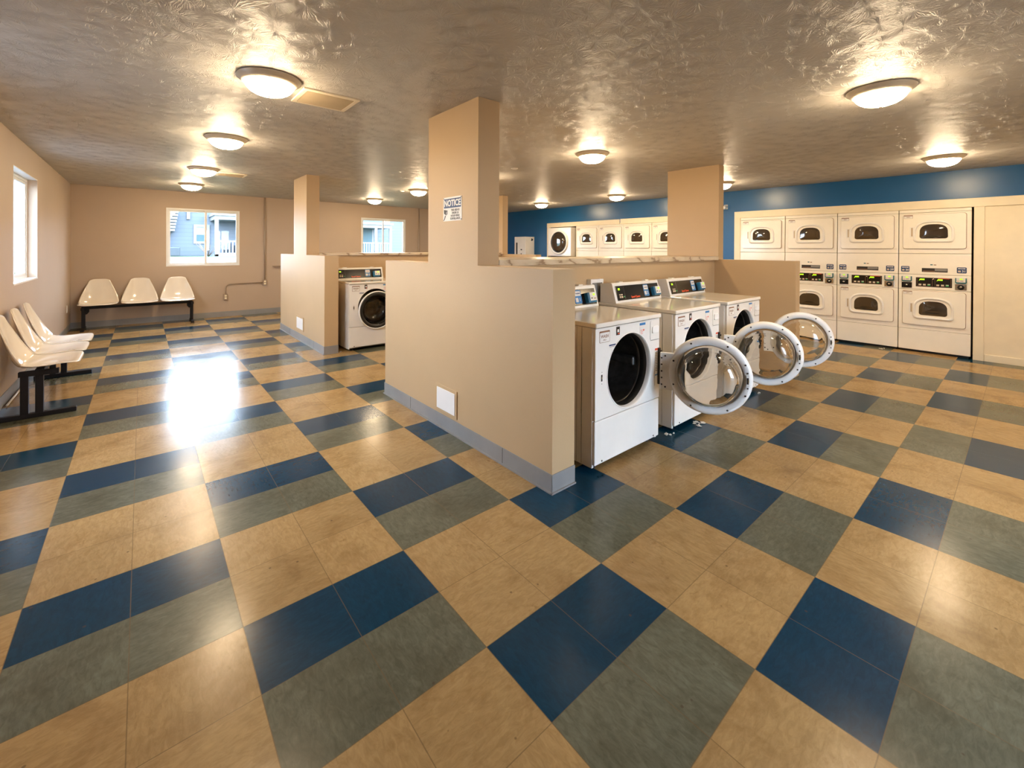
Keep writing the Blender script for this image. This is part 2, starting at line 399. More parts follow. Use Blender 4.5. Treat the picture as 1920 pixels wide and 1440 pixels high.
def rect_by_angle(x0, x1, z0, z1, cx, cz, n):
    """n points on the rectangle in the directions of n equally spaced angles about (cx,cz), corners included"""
    angs = [2 * PI * k / n for k in range(n)]
    for X, Z in ((x0, z0), (x1, z0), (x1, z1), (x0, z1)):
        a = math.atan2(Z - cz, X - cx) % (2 * PI)
        k = min(range(n), key=lambda q: abs((angs[q] - a + PI) % (2 * PI) - PI)); angs[k] = a
    out = []
    for a in angs:
        dx, dz = math.cos(a), math.sin(a); ts = []
        if dx > 1e-9: ts.append((x1 - cx) / dx)
        if dx < -1e-9: ts.append((x0 - cx) / dx)
        if dz > 1e-9: ts.append((z1 - cz) / dz)
        if dz < -1e-9: ts.append((z0 - cz) / dz)
        t = min(ts); out.append((cx + dx * t, cz + dz * t))
    return out
def circ(cx, cz, r, n): return [(cx + r * math.cos(2 * PI * k / n), cz + r * math.sin(2 * PI * k / n)) for k in range(n)]

# ------------------------------------------------------------------ room shell
H = 2.35; XL = -1.77; YB = 8.82; XR = 6.93; YF = -3.5
struct(MB().box(XL - .2, XR + 1.2, YF - .3, YB + .2, -.12, 0, floor_m), 'floor')
struct(MB().box(XL - .2, XR + 1.2, YF - .3, YB + .2, H, H + .25, ceil_m), 'ceiling')
def wall_open(axis, c0, c1, a0, a1, openings, m, name):
    """wall slab between c0..c1 across, running a0..a1, openings (p0,p1,z0,z1)"""
    mb = MB(); xs = a0
    def put(p0, p1, z0, z1):
        if p1 - p0 < 1e-4 or z1 - z0 < 1e-4: return
        if axis == 'x': mb.box(p0, p1, c0, c1, z0, z1, m)
        else: mb.box(c0, c1, p0, p1, z0, z1, m)
    for (p0, p1, z0, z1) in sorted(openings):
        put(xs, p0, 0, H); put(p0, p1, 0, z0); put(p0, p1, z1, H); xs = p1
    put(xs, a1, 0, H)
    return struct(mb, name)
W1 = (-.555, .577, .985, 2.045); W2 = (3.0, 4.12, .985, 2.045); WL = (4.735, 5.91, .99, 2.065); WL2 = (1.7, 2.7, .99, 2.065); WL3=(-2.2,-1.0,.99,2.065)
wall_open('x', YB, YB + .16, XL, XR + .7, [W1, W2], wall_tan, 'wall_back')
wall_open('y', XL - .16, XL, YF, YB + .16, [WL, WL2], wall_tan, 'wall_left')
wall_open('x', YF - .16, YF, XL - .16, XR + .7, [(1.1, 2.3, 0.02, 2.1)], wall_tan, 'wall_front')
# right wall, blue, with two machine niches
mb = MB()
N1 = (-.745, 2.01, 0, 1.90); N2 = (2.99, 6.56, 0, 1.885)
mb.box(XR, XR + .1, YF, YB, 1.90, H, wall_blue)
mb.box(XR, XR + .1, 2.01, 2.99, 0, 1.90, wall_blue)
mb.box(XR, XR + .1, 6.56, YB, 0, 1.90, wall_blue)
mb.box(XR, XR + .1, YF, -.745, 0, 1.90, cream)
struct(mb, 'wall_right')
mb = MB(); mb.box(XR + .78, XR + .84, YF, YB, 0, H, void_m)
for a in (-.80, 2.02, 2.93, 6.57): mb.box(XR + .1, XR + .78, a, a + .05, 0, H, void_m)
struct(mb, 'wall_behind_dryers')
# trim round the niches
def trim_frame(y0, y1, zt, n, gap=None, right_extend=None):
    mb = MB(); x0 = XR - .018; x1 = XR + .02
    ye = right_extend if right_extend is not None else y0 - .09
    if gap: mb.box(x0, x1, ye, gap - .012, zt - .02, zt + .09, cream, .003); mb.box(x0, x1, gap + .012, y1 + .09, zt - .02, zt + .085, cream, .003)
    else: mb.box(x0, x1, ye, y1 + .085, zt - .02, zt + .09, cream, .003)
    mb.box(x0, x1, y1 - .012, y1 + .085, 0, zt - .02, cream, .003)
    mb.box(x0, x1, y0 - .085, y0 + .005, 0, zt - .02, cream, .003)
    return struct(mb, n)
trim_frame(N1[0], N1[1], 1.90, 'trim_1', right_extend=YF)
trim_frame(N2[0], N2[1], 1.895, 'trim_2', gap=4.455)
mb = MB(); mb.box(XR - .012, XR + .01, YF, -.835, 0.0, .085, cream, .003); mb.box(XR - .008, XR, -2.0, -1.93, .085, 1.88, cream, .002)
struct(mb, 'trim_3')
# baseboards
mb = MB()
def cove(mb, x0, x1, y0, y1, m=base_m): mb.box(x0, x1, y0, y1, 0, .1, m, .002)
mb.box(XL, XR, YB - .006, YB, 0, .10, base_m); struct(mb, 'baseboard_back')
mb = MB(); mb.box(XL, XL + .006, YF, YB, 0, .10, base_m); struct(mb, 'baseboard_left')
mb = MB(); mb.box(XR - .006, XR, 2.10, 2.90, 0, .10, base_m); mb.box(XR - .006, XR, 6.65, YB, 0, .10, base_m); struct(mb, 'baseboard_right')

# islands
def wing(x0, x1, y0, y1, cy0, cy1, zt, name):
    pts = [(y0, 0), (y1, 0), (y1, zt), (cy1, zt), (cy1, H), (cy0, H), (cy0, zt), (y0, zt)]
    return struct(MB().prism(pts, x0, x1, 'x', wall_div), name)
wing(.828, 1.008, .505, 2.645, 1.205, 1.865, 1.222, 'wall_divider_near_left')
wing(4.35, 4.475, .40, 2.645, 1.205, 1.865, 1.222, 'wall_divider_near_right')
wing(.855, 1.025, 4.49, 6.74, 5.28, 5.94, 1.235, 'wall_divider_far_left')
wing(4.36, 4.485, 4.36, 6.74, 5.28, 5.94, 1.235, 'wall_divider_far_right')
struct(MB().box(1.008, 4.35, 1.25, 1.82, 0, 1.213, wall_div), 'wall_chase_near')
struct(MB().box(1.025, 4.36, 5.32, 5.90, 0, 1.226, wall_div), 'wall_chase_far')
def wing_base(x0, x1, y0, y1, name):
    t = .006; mb = MB()
    mb.box(x0 - t, x0, y0 - t, y1 + t, 0, .102, base_m, .002); mb.box(x0 - t, x1 + .002, y0 - t, y0, 0, .102, base_m, .002); mb.box(x0, x1, y1, y1 + t, 0, .102, base_m, .002)
    for yy in (y0 + .42, y0 + 1.63):          # butt joints of the base strip
        mb.box(x0 - t - .0006, x0 - t + .001, yy, yy + .004, 0.001, .101, rubber)
    mb.box(x0 - t - .010, x0 - t, y0 - t - .01, y1 + t, 0, .008, base_m); mb.box(x0 - t - .01, x1, y0 - t - .010, y0 - t, 0, .008, base_m)
    return struct(mb, name)
wing_base(.828, 1.008, .505, 2.645, 'baseboard_divider_near')
wing_base(.855, 1.025, 4.49, 6.74, 'baseboard_divider_far')
def cap(x0, x1, y0, y1, z0, z1, label):
    o = MB().box(x0, x1, y0, y1, z0, z1, lam_m, .004).build('folding_countertop'); return tag(o, label, 'countertop')
cap(1.009, 4.349, 1.20, 1.87, 1.213, 1.258, 'marbled cream laminate countertop capping the near washer island behind the open washers')
cap(1.026, 4.359, 5.27, 5.95, 1.226, 1.262, 'cream laminate countertop capping the far washer island below the small back window')

# ------------------------------------------------------------------ windows
def window(axis, c, p0, p1, z0, z1, name, depth=.16, split=.5, inset=.0, sign=1):
    """sliding window; axis x: in wall running along x at y=c..c+depth(sign). frame sits at inset"""
    def bx(mb, a0, a1, d0, d1, b0, b1, m, bev=.002):
        d0, d1 = c + sign * (inset + d0), c + sign * (inset + d1)
        lo, hi = min(d0, d1), max(d0, d1)
        if axis == 'x': mb.box(a0, a1, lo, hi, b0, b1, m, bev)
        else: mb.box(lo, hi, a0, a1, b0, b1, m, bev)
    mb = MB(); t = .032
    bx(mb, p0, p1, 0, .06, z0, z0 + t, vinyl); bx(mb, p0, p1, 0, .06, z1 - t, z1, vinyl)
    bx(mb, p0, p0 + t, 0, .06, z0 + t, z1 - t, vinyl); bx(mb, p1 - t, p1, 0, .06, z0 + t, z1 - t, vinyl)
    o = struct(mb, name)
    mid = p0 + (p1 - p0) * split; s = .028
    for (a0, a1, d) in ((p0 + t, mid + .02, .032), (mid - .02, p1 - t, .008)):
        mb = MB()
        bx(mb, a0, a1, d, d + .022, z0 + t, z0 + t + s, vinyl); bx(mb, a0, a1, d, d + .022, z1 - t - s, z1 - t, vinyl)
        bx(mb, a0, a0 + s, d, d + .022, z0 + t + s, z1 - t - s, vinyl); bx(mb, a1 - s, a1, d, d + .022, z0 + t + s, z1 - t - s, vinyl)
        sa = mb.build('sash', o)
        mb = MB(); bx(mb, a0 + s, a1 - s, d + .010, d + .014, z0 + t + s, z1 - t - s, win_glass, 0)
        mb.build('pane', sa)
    return o
window('x', YB, *W1, 'window_1', split=.52, inset=-.004)
window('x', YB, *W2, 'window_2', split=.49, inset=-.004)
window('y', XL, *WL, 'window_3', sign=-1, inset=.075, split=.5)
window('y', XL, *WL2, 'added_window_4', sign=-1, inset=.075)  # out-of-view window, added for daylight on the divider face and left foreground
window('x', YF, 1.1, 2.3, .02, 2.1, 'door_1', sign=-1, inset=.03)
# white sill in the left window recess
struct(MB().box(XL - .075, XL + .004, WL[0], WL[1], WL[2] - .012, WL[2] + .004, vinyl), 'trim_4')
struct(MB().box(XL - .075, XL + .001, WL[0], WL[1], WL[3] - .003, WL[3] + .004, vinyl), 'trim_5')

# ------------------------------------------------------------------ ceiling lights
def lamp_at(x, y, label, proto=[None]):
    if proto[0] is None:
        r = empty('ceiling_light', (x, y, H), 0, label, 'ceiling light', 'flush round ceiling lights'); proto[0] = r
        MB().lathe([(0, -.001), (.170, -.001), (.174, -.005), (.172, -.010), (.166, -.013), (.165, -.017), (.160, -.019), (.157, -.024), (.149, -.032), (.142, -.037), (.137, -.039), (.133, -.037), (.131, -.030)], 64, ring_m).build('rim', r)
        MB().lathe([(.1335, -.033), (.131, -.046), (.122, -.062), (.107, -.077), (.085, -.090), (.058, -.099), (.029, -.104), (0, -.106)], 48, bowl_m).build('glass_bowl', r)
        MB().lathe([(0, -.103), (.010, -.104), (.011, -.109), (.008, -.114), (0, -.116)], 16, ring_m).build('finial', r)
        return r
    r = copy_tree(proto[0]); r.location = (x, y, H); r['label'] = label
    return r
LIGHTS = [
 (-.30, 1.78, 'large flush ceiling light at upper left, beside the square ceiling vent'),
 (-.29, 3.63, 'ceiling light over left aisle, second in the row from the camera'),
 (-.28, 5.68, 'ceiling light over left aisle, third in the row, beside the small far vent'),
 (-.28, 7.50, 'ceiling light over left aisle, farthest of the row, above the back bench'),
 (2.66, -.56, 'large flush ceiling light at upper right over the warm tiled floor'),
 (5.71, -.575, 'ceiling light at far right in front of the blue wall band above the dryers'),
 (2.76, 1.82, 'ceiling light over the near washer island, between its two columns'),
 (5.90, 3.80, 'ceiling light left of the wide right column, above the far dryers'),
 (5.88, 5.79, 'small distant ceiling light near the blue wall above the card machine'),
 (2.78, 5.66, 'ceiling light just left of the column with the notice sign'),
 (2.78, 7.53, 'small distant ceiling light above the small back window'),
 (2.77, 3.72, 'ceiling light almost hidden behind the right edge of the sign column'),
 (5.80, 1.82, 'ceiling light half hidden behind the right edge of the wide column'),
 (2.66, -2.3, 'added unseen ceiling light over the near end of the room, in the middle row'),  # this and the next: unseen lamps added to brighten washer fronts and dividers
 (5.71, -2.3, 'added unseen ceiling light over the near end of the room, in the row by the dryers'),
]
for a in LIGHTS: lamp_at(*a)

# ceiling vents
def ceil_vent(x0, x1, y0, y1, label):
    r = empty('ceiling_vent', ((x0 + x1) / 2, (y0 + y1) / 2, H), 0, label, 'air vent', 'square ceiling vents')
    hx, hy = (x1 - x0) / 2, (y1 - y0) / 2; f = .03
    mb = MB(); z0 = -.012
    mb.box(-hx, hx, -hy, -hy + f, z0, 0, cream, .003); mb.box(-hx, hx, hy - f, hy, z0, 0, cream, .003); mb.box(-hx, -hx + f, -hy + f, hy - f, z0, 0, cream, .003); mb.box(hx - f, hx, -hy + f, hy - f, z0, 0, cream, .003)
    mb.build('frame', r)
    mb = MB(); n = 14
    mb.box(-hx + f, hx - f, -hy + f, hy - f, -.002, 0, void_m)
    for k in range(n):
        y = -hy + f + (k + .5) / n * (2 * hy - 2 * f)
        mb.box(-hx + f, hx - f, -.0105, .0105, -.0007, .0007, vent_slat, mtx=TR((0, y, -.008)) @ RX(-.42))
    mb.build('louvres', r)
ceil_vent(-.105, .255, 1.785, 2.105, 'tan louvred ceiling vent beside the nearest left ceiling light')
ceil_vent(-.105, .235, 5.84, 6.15, 'small ceiling vent beside the third light of the left row')
for (x, y, l) in ((2.70, 3.01, 'small white sprinkler disc on ceiling right of the sign column'), (2.63, 5.99, 'small white disc on ceiling left of the sign column')):
    tag(MB().lathe([(0, -.016), (.022, -.014), (.040, -.008), (.044, 0)], 24, white_pl).build('smoke_detector', loc=(x, y, H)), l, 'smoke detector')

# ------------------------------------------------------------------ washers
WW = .70; WD = .69; WZ = .560; WCX = .355    # width, depth, drum centre
def make_door(parent, closed):
    """door in local frame: hinge axis at origin, door spans -x, inner face +y, z about 0 = drum centre"""
    cx = -.315; R = .254
    d = MB()
    n = 72
    mt = TR((cx, 0, 0)) @ RX(-PI / 2)       # lathe z -> +y
    # ring: profile (r, y) outer face at y=-.02 (outside), inner at +.02
    ri = .236 if closed else .198
    prof = [(ri, .004), (ri + .004, .012), (ri + .007, .016), (max(.232, ri + .008), .017), (.246, .012), (.250, .004), (R, -.004), (R, -.012), (.248, -.020), (.240, -.024), (ri + .006, -.022), (ri, -.014), (ri, .004)]
    d.lathe(prof, n, white_pl, mt)
    door = d.build('door', parent)
    # hinge tab
    tab = MB().box(-.17, -.012, -.018, .012, -.125, .125, white_pl, .004)
    for z in (-.10, 0, .10): pass
    for (x, z) in ((-.045, .105), (-.045, -.105), (-.022, .09), (-.022, .045), (-.022, 0), (-.022, -.045), (-.022, -.09), (-.09, 0)):
        tab.lathe([(0, .003), (.005, .002), (.006, 0)], 12, ink, TR((x, .012, z)) @ RX(-PI / 2))
    tab.build('hinge_tab', door)
    for a in (20, 62, 118, 155, 205, 242, 298, 340):
        t = math.radians(a); MB().lathe([(0, .0035), (.005, .0025), (.006, 0)], 12, ink, TR((cx + .231 * math.cos(t), .018, .231 * math.sin(t))) @ RX(-PI / 2)).build('screw', door)
    la = MB(); lx = cx - .222
    la.box(lx - .010, lx + .010, .018, .0235, -.035, .035, white_st, .002)
    la.box(lx - .005, lx + .005, .0235, .025, -.020, .020, ink, 0); la.box(lx - .007, lx - .002, .0235, .026, -.008, .008, chrome, 0)
    for z in (-.048, .048): la.lathe([(0, .003), (.004, .002), (.005, 0)], 10, ink, TR((lx, .019, z)) @ RX(-PI / 2))
    la.build('latch', door)
    # bowl bulging to +y (inside), closed shell
    g = MB()
    outer = [(.199, .0), (.190, .025), (.178, .07), (.167, .105), (.148, .130), (.112, .146), (.060, .154), (0, .156)]
    inner = [(0, .146), (.055, .144), (.104, .136), (.141, .120), (.158, .100), (.169, .066), (.181, .022), (.192, -.004), (.199, .0)]
    g.lathe(outer + inner, n, bowl_glass, mt @ RZ(.3))
    gl = g.build('glass_bowl', door)
    if closed: MB().lathe([(.238, -.010), (.228, -.020), (.202, -.018), (.192, -.004)], n, rubber, mt).build('dark_ring', door)
    return door
def make_washer(label, open_ang, number, loc, rz, hx=0.0, group='front load washers'):
    r = empty('washing_machine', loc, rz, label, 'washing machine', group)
    W, D, cx, cz = WW, WD, WCX, WZ
    # cabinet: sides, back, inner
    mb = MB()
    mb.box(0, .018, .02, D, .025, .862, white_en, .004); mb.box(W - .018, W, .02, D, .025, .862, white_en, .004)
    mb.box(.004, W - .004, D - .01, D, .03, .86, white_en)
    mb.box(.018, W - .018, .03, D - .01, .03, .05, grey_m)
    mb.box(.0, .0012, .10, .104, .03, .86, grey_m); mb.box(-.0008, .0, .14, .142, .03, .86, grey_m)
    mb.build('cabinet', r)
    n = 96
    mb = MB()
    mb.holed(rect_by_angle(.003, W - .003, .312, .860, cx, cz, n), circ(cx, cz, .243, n), 0, .022, white_en)
    # recessed bezel
    mt = TR((cx, 0, cz)) @ RX(PI / 2)        # lathe z -> -y
    mb.lathe([(.243, -.022), (.243, 0), (.241, .004), (.237, .003), (.233, -.008), (.230, -.030)], n, white_en, mt)
    mb.build('front_panel', r)
    mb = MB(); mb.box(.003, W - .003, .0, .022, .045, .306, white_en, .006)
    mb.lathe([(0, .003), (.005, .002), (.006, 0)], 10, ink, TR((.07, 0, .06)) @ RX(PI / 2)); mb.lathe([(0, .003), (.005, .002), (.006, 0)], 10, ink, TR((W - .07, 0, .06)) @ RX(PI / 2))
    mb.build('kick_panel', r)
    # drum
    mb = MB(); mb.lathe([(.231, -.026), (.227, -.034), (.222, -.05), (.224, -.08)], n, rubber, mt); mb.build('gasket', r)
    mb = MB(); mb.lathe([(.224, -.075), (.218, -.082), (.226, -.10), (.232, -.36), (.20, -.375), (.08, -.36), (0, -.35)], n, drum_m, mt)
    for a in (90, 210, 330):
        mb.box(-.03, .03, -.012, .04, -.12, .12, drum_m, .01, mtx=TR((cx, .23, cz)) @ RY(math.radians(a)) @ TR((0, 0, .205)) @ RX(PI / 2))
    mb.build('drum', r)
    # lid
    mb = MB(); mb.box(-.004, W + .004, -.012, D - .16, .864, .893, lid_m, .008, 3); mb.box(-.004, W + .004, D - .17, D + .005, .864, .889, lid_m, .006)
    mb.build('lid', r)
    # console
    c = MB(); y0 = D - .17; xa = .006; xb = W - .006
    c.prism([(y0, .889), (y0 + .165, .889), (y0 + .165, 1.045), (y0 + .055, 1.055), (y0 + .045, 1.05)], xa, xb, 'x', white_en, .003)
    for x in (.13, .52): c.box(x, x + .05, y0 + .06, y0 + .10, 1.048, 1.062, white_en, .002)
    co = c.build('console', r)
    bt = None
    # slanted panel frame: local frame with origin at bottom of slanted face
    ang = math.atan2(.045, 1.05 - .889)
    Pm = TR((0, y0, .889)) @ RX(-ang)
    k = MB(); k.box(.035, W - .03, -.006, 0, .022, .145, panel_bk, .002, mtx=Pm)
    k.build('control_panel', co)
    dz = -.0075
    MB().box(.060, .085, dz, -.005, .108, .125, led, 0, mtx=Pm).build('display', co)
    for x in (.062, .088):
        MB().box(x, x + .019, dz - .002, -.005, .042, .058, cream_b, .001, mtx=Pm).build('button', co)
        MB().box(x, x + .019, dz - .002, -.005, .064, .074, cream_b, .001, mtx=Pm).build('button', co)
    MB().box(.120, .132, dz - .002, -.005, .045, .056, green_b, .001, mtx=Pm).build('button', co)['label'] = 'green start button'
    k = MB(); k.text('Speed Queen', .024, red_st, Pm @ TR((.290, -.0068, .042)), bold=.0008)
    k.build('lettering', co)
    MB().box(.140, .1415, dz, -.005, .032, .135, grey_m, 0, mtx=Pm).build('divider_line', co)
    k = MB(); k.prism(rrect(.425, .50, .035, .138, .012), -.0085, -.005, 'y', blue_st, mtx=Pm)
    k.prism(rrect(.432, .493, .094, .130, .004), -.0092, -.008, 'y', white_st, mtx=Pm)
    k.prism(rrect(.432, .460, .048, .080, .003), -.0092, -.008, 'y', white_st, mtx=Pm)
    k.text(number, .034, white_st, Pm @ TR((.478, -.009, .064)), bold=.0008)
    k.text('WASHER', .012, navy, Pm @ TR((.4625, -.0096, .112)), bold=.0003)
    k.build('number_sticker', co)
    k = MB(); k.box(.535, .635, -.045, -.004, .030, .110, blue_pl, .008, mtx=Pm); k.box(.556, .633, -.047, -.044, .045, .108, white_st, .0012, mtx=Pm)
    k.box(.590, .612, -.0485, -.0465, .084, .098, led, 0, mtx=Pm); k.box(.565, .58, -.0485, -.0465, .06, .068, ink, 0, mtx=Pm); k.box(.595, .62, -.0485, -.0465, .058, .064, brown_ink, 0, mtx=Pm)
    k.build('card_reader', co)
    # dispenser
    k = MB(); k.prism(rrect(W - .118, W - .008, .722, .852, .012), -.004, 0, 'y', white_en, .001)
    k.prism(rrect(W - .100, W - .022, .765, .812, .012), -.010, -.003, 'y', white_pl, .002)
    k.box(W - .118, W - .008, -.0045, -.0035, .716, .719, grey_m)
    k.build('detergent_drawer', r)
    # stickers
    k = MB(); k.prism(rrect(.040, .140, .772, .842, .006), -.0012, 0, 'y', brown_ink); k.prism(rrect(.0425, .1375, .7745, .832, .005), -.0018, 0, 'y', white_st)
    k.text('WASH', .026, brown_ink, TR((.09, -.0018, .808)), bold=.0005); k.text('0421', .016, brown_ink, TR((.09, -.0018, .787)))
    k.build('rate_sticker', r)
    k = MB(); k.box(.205, .240, -.0015, 0, .800, .852, ink, 0); k.box(.215, .232, -.002, 0, .818, .836, white_st, 0); k.box(.220, .238, -.0021, 0, .806, .812, red_st, 0); k.build('info_sticker', r)
    k = MB(); k.box(.46, .525, -.0015, 0, .833, .848, blue_st, 0); k.box(.462, .523, -.0012, 0, .768, .831, white_st, 0); k.lathe([(0, .0018), (.007, .0018)], 12, red_st, TR((.505, 0, .80)) @ RX(PI / 2))
    for q in range(3): k.box(.468, .495, -.0016, 0, .775 + q * .012, .778 + q * .012, red_st, 0)
    k.build('warning_sticker', r)
    k = MB(); k.box(.135, .200, -.0015, 0, .742, .750, navy, 0); k.box(.14, .195, -.0013, 0, .735, .7375, grey_m, 0); k.build('strip_sticker', r)
    k = MB(); k.box(W - .055, W - .022, -.0015, 0, .40, .655, white_st, 0); k.box(W - .055, W - .022, -.002, 0, .642, .655, red_st, 0)
    for q in range(12): k.box(W - .051, W - .026, -.002, 0, .50 + q * .0115, .504 + q * .0115, ink, 0)
    k.box(W - .055, W - .022, -.002, 0, .468, .476, blue_st, 0); k.build('warning_sticker', r)
    k = MB(); k.box(.058, .070, -.002, 0, cz - .02, cz + .02, ink, .0006); k.box(.060, .068, -.003, 0, cz - .006, cz + .006, chrome, 0)
    for z in (-.035, .035): k.lathe([(0, .002), (.003, .002)], 8, ink, TR((.064, 0, cz + z)) @ RX(PI / 2))
    k.build('door_catch', r)
    k = MB(); k.box(W - .022, W - .002, -.014, .002, cz - .155, cz + .095, rubber, .002)
    for q in range(5): k.box(W - .010, W + .006, -.018, -.006, cz - .13 + q * .05 - .006, cz - .13 + q * .05 + .006, black_m, .001)
    k.build('hinge', r)
    for (x, y) in ((.06, .07), (W - .06, .07), (.06, D - .07), (W - .06, D - .07)):
        MB().lathe([(0, 0), (.022, 0), (.022, .01), (.008, .014), (.008, .05)], 16, rubber, TR((x, y, 0))).build('foot', r)
    dr = make_door(r, open_ang == 0)
    dr.location = (W - .020 + hx, -.024, cz - .049); dr.rotation_euler.z = math.radians(open_ang)
    return r
W_A = make_washer('white front load washer beside the near divider wall, nearest of the open trio', 115, '1', (1.165, .485, 0), 0, -.03)
W_B = make_washer('white front load washer with open door, middle of the three on the near island', 114, '2', (2.075, .485, 0), 0, .028)
W_C = make_washer('white front load washer farthest of the open trio, next to the brown right divider', 115, '3', (2.92, .485, 0), 0, .022)
W_D = make_washer('white front load washer with closed door on the far island by the far divider', 0, '12', (1.145, 4.45, 0), 0)

# utility box behind washers
mb = MB(); mb.box(0, .17, -.045, 0, .0, .22, white_pl, .003); r = mb.build('water_box', loc=(2.0, 1.249, .86)); tag(r, 'white framed wall box with dark recess between the first two washers', 'wall box')
MB().box(.02, .15, -.0475, -.044, .02, .19, grey_m, .001).build('recess', r)
MB().tube([(.12, -.055, .16), (.125, -.058, .06), (.12, -.058, -.1), (.10, -.058, -.4)], .010, rubber).build('hose', r)

# ------------------------------------------------------------------ stacked dryers (local: front y=0 facing -y, x 0..DW)
DW = .665
def make_dryer(label, numL, numR):
    r = empty('stacked_dryer', (0, 0, 0), -PI / 2, label, 'clothes dryer', 'stacked coin dryers set into the blue wall')
    mb = MB(); W = DW; g = .003
    mb.box(g, W - g, .0, .70, .03, .303, cream_en, .004)
    mb.box(g, W - g, .0, .70, .306, .828, cream_en, .004)
    mb.box(g, W - g, .0, .70, 1.028, 1.298, cream_en, .004)
    mb.box(g, W - g, .0, .70, 1.302, 1.835, cream_en, .004)
    mb.box(g, W - g, .0, .70, 1.838, 1.888, cream_en, .004)
    mb.box(.02, W - .02, .03, .69, .0, .04, void_m)
    mb.build('cabinet', r)
    mb = MB(); mb.box(g, W - g, -.004, .69, .832, 1.024, cream_en, .004); cp = mb.build('control_console', r)
    k = MB(); k.box(.17, .50, -.007, -.002, .868, .988, panel_bk, .002)
    for x0 in (.180, .345):
        k.box(x0 + .002, x0 + .145, -.0082, -.006, .876, .878, brown_ink); k.box(x0 + .002, x0 + .004, -.0082, -.006, .876, .982, brown_ink); k.box(x0 + .143, x0 + .145, -.0082, -.006, .876, .982, brown_ink)
    k.lathe([(0, .010), (.007, .010), (.007, .006)], 12, chrome, TR((.335, 0, .972)) @ RX(PI / 2))
    k.box(.375, .48, -.0085, -.006, .978, .984, red_st)
    cd_ = k.build('display_panel', r)
    for x0 in (.180, .345):
        MB().prism([(x0 + .018, .943), (x0 + .030, .955), (x0 + .072, .955), (x0 + .072, .973), (x0 + .030, .973), (x0 + .024, .960)], -.0095, -.006, 'y', led).build('display', cd_)
        for q, mm in enumerate((cream_b, cream_b, green_b)):
            k = MB().box(x0 + .016 + q * .042, x0 + .042 + q * .042, -.011, -.006, .884, .905, mm, .001)
            if q == 2: k.box(x0 + .016 + q * .042, x0 + .042 + q * .042, -.0113, -.006, .897, .906, cream_b, 0)
            k.build('button', cd_)
    for x0, num in ((.035, numL), (.528, numR)):
        k = MB(); k.prism(rrect(x0 - .010 if x0 < .3 else x0 + .012, x0 + .072 if x0 < .3 else x0 + .096, 1.058, 1.132, .010), -.002, .001, 'y', navy)
        xx = x0 - .010 if x0 < .3 else x0 + .012
        k.prism(rrect(xx + .010, xx + .074, 1.110, 1.121, .003), -.0028, 0, 'y', white_st)
        k.prism(rrect(xx + .010, xx + .034, 1.070, 1.092, .004), -.0028, 0, 'y', cream_b)
        k.text(num, .036, white_st, TR((xx + .060, -.0024, 1.081)), bold=.0008); k.text('DRYER', .010, navy, TR((xx + .042, -.0030, 1.115)))
        k.text('-', .03, brown_ink, TR((xx + .021, -.003, 1.081)))
        k.build('number_plate', r)
        k = MB(); k.prism(rrect(x0, x0 + .098, .930, .998, (.014, .014, .004, .004)), -.030, -.002, 'y', teal_pl, .003); k.prism(rrect(x0 + .010, x0 + .088, .945, .998, .003), -.032, -.029, 'y', white_st)
        k.box(x0 + .040, x0 + .064, -.0335, -.031, .978, .993, led); k.box(x0 + .02, x0 + .028, -.0335, -.031, .955, .962, red_st); k.box(x0 + .045, x0 + .07, -.0335, -.031, .960, .965, brown_ink)
        k.build('card_reader', cp)
        k = MB(); k.box(x0 - .002, x0 + .098, -.012, -.002, .848, .918, black_m if x0 < .3 else chrome, .002)
        k.lathe([(0, .024), (.012, .024), (.014, .020), (.028, .020), (.031, .014), (.031, .010)], 24, black_m, TR((x0 + .048, 0, .882)) @ RX(PI / 2)); k.lathe([(0, .027), (.011, .026), (.012, .02)], 16, chrome, TR((x0 + .048, 0, .884)) @ RX(PI / 2))
        k.build('coin_lock', cp)
    k = MB(); k.box(.225, .460, -.0015, .001, 1.062, 1.112, ink, 0); k.box(.235, .345, -.0022, 0, 1.070, 1.078, brown_ink); k.box(.345, .455, -.0022, 0, 1.076, 1.108, grey_m); k.build('lint_slot', r)
    k = MB(); k.box(.303, .326, -.001, 0, 1.150, 1.163, teal_pl); k.box(.334, .358, -.001, 0, 1.150, 1.160, brown_ink); k.build('badge', r)
    for (z0, z1) in ((.366, .812), (1.365, 1.815)):
        d = MB(); d.prism(rrect(.040, .622, z0 - .003, z1 + .003, .028), -.0025, 0, 'y', brown_ink)
        d.prism(rrect(.0435, .6185, z0, z1, .026), -.020, -.0005, 'y', cream_en, .004); door = d.build('door', r)
        wz0, wz1 = z0 + .110, z0 + .338; wx0, wx1 = .172, .492
        def dshape(e): # domed top, flatter bottom
            P = []; x0, x1, b, t = wx0 - e, wx1 + e, wz0 - e, wz1 + e; rb = .035 + e * .5; n = 8
            for k_ in range(n + 1): a = PI + k_ / n * PI / 2; P.append((x0 + rb + rb * math.cos(a), b + rb + rb * math.sin(a)))
            for k_ in range(n + 1): a = 1.5 * PI + k_ / n * PI / 2; P.append((x1 - rb + rb * math.cos(a), b + rb + rb * math.sin(a)))
            mx = (x0 + x1) / 2; sh = b + (t - b) * .38; hw = (x1 - x0) / 2; hh = t - sh
            for k_ in range(1, 2 * n):
                a = k_ / (2 * n) * PI; c_, s_ = math.cos(a), math.sin(a)
                P.append((mx + hw * math.copysign(abs(c_) ** .72, c_), sh + hh * abs(s_) ** .72))
            return P
        b = MB(); A, B, C = dshape(.030), dshape(.012), dshape(0)
        t = bmesh.new(); rows = []
        for lp, y in ((A, -.020), (dshape(.027), -.030), (B, -.034), (dshape(.005), -.030), (C, -.014)): rows.append([t.verts.new((x, y, z)) for x, z in lp])
        nn = len(A)
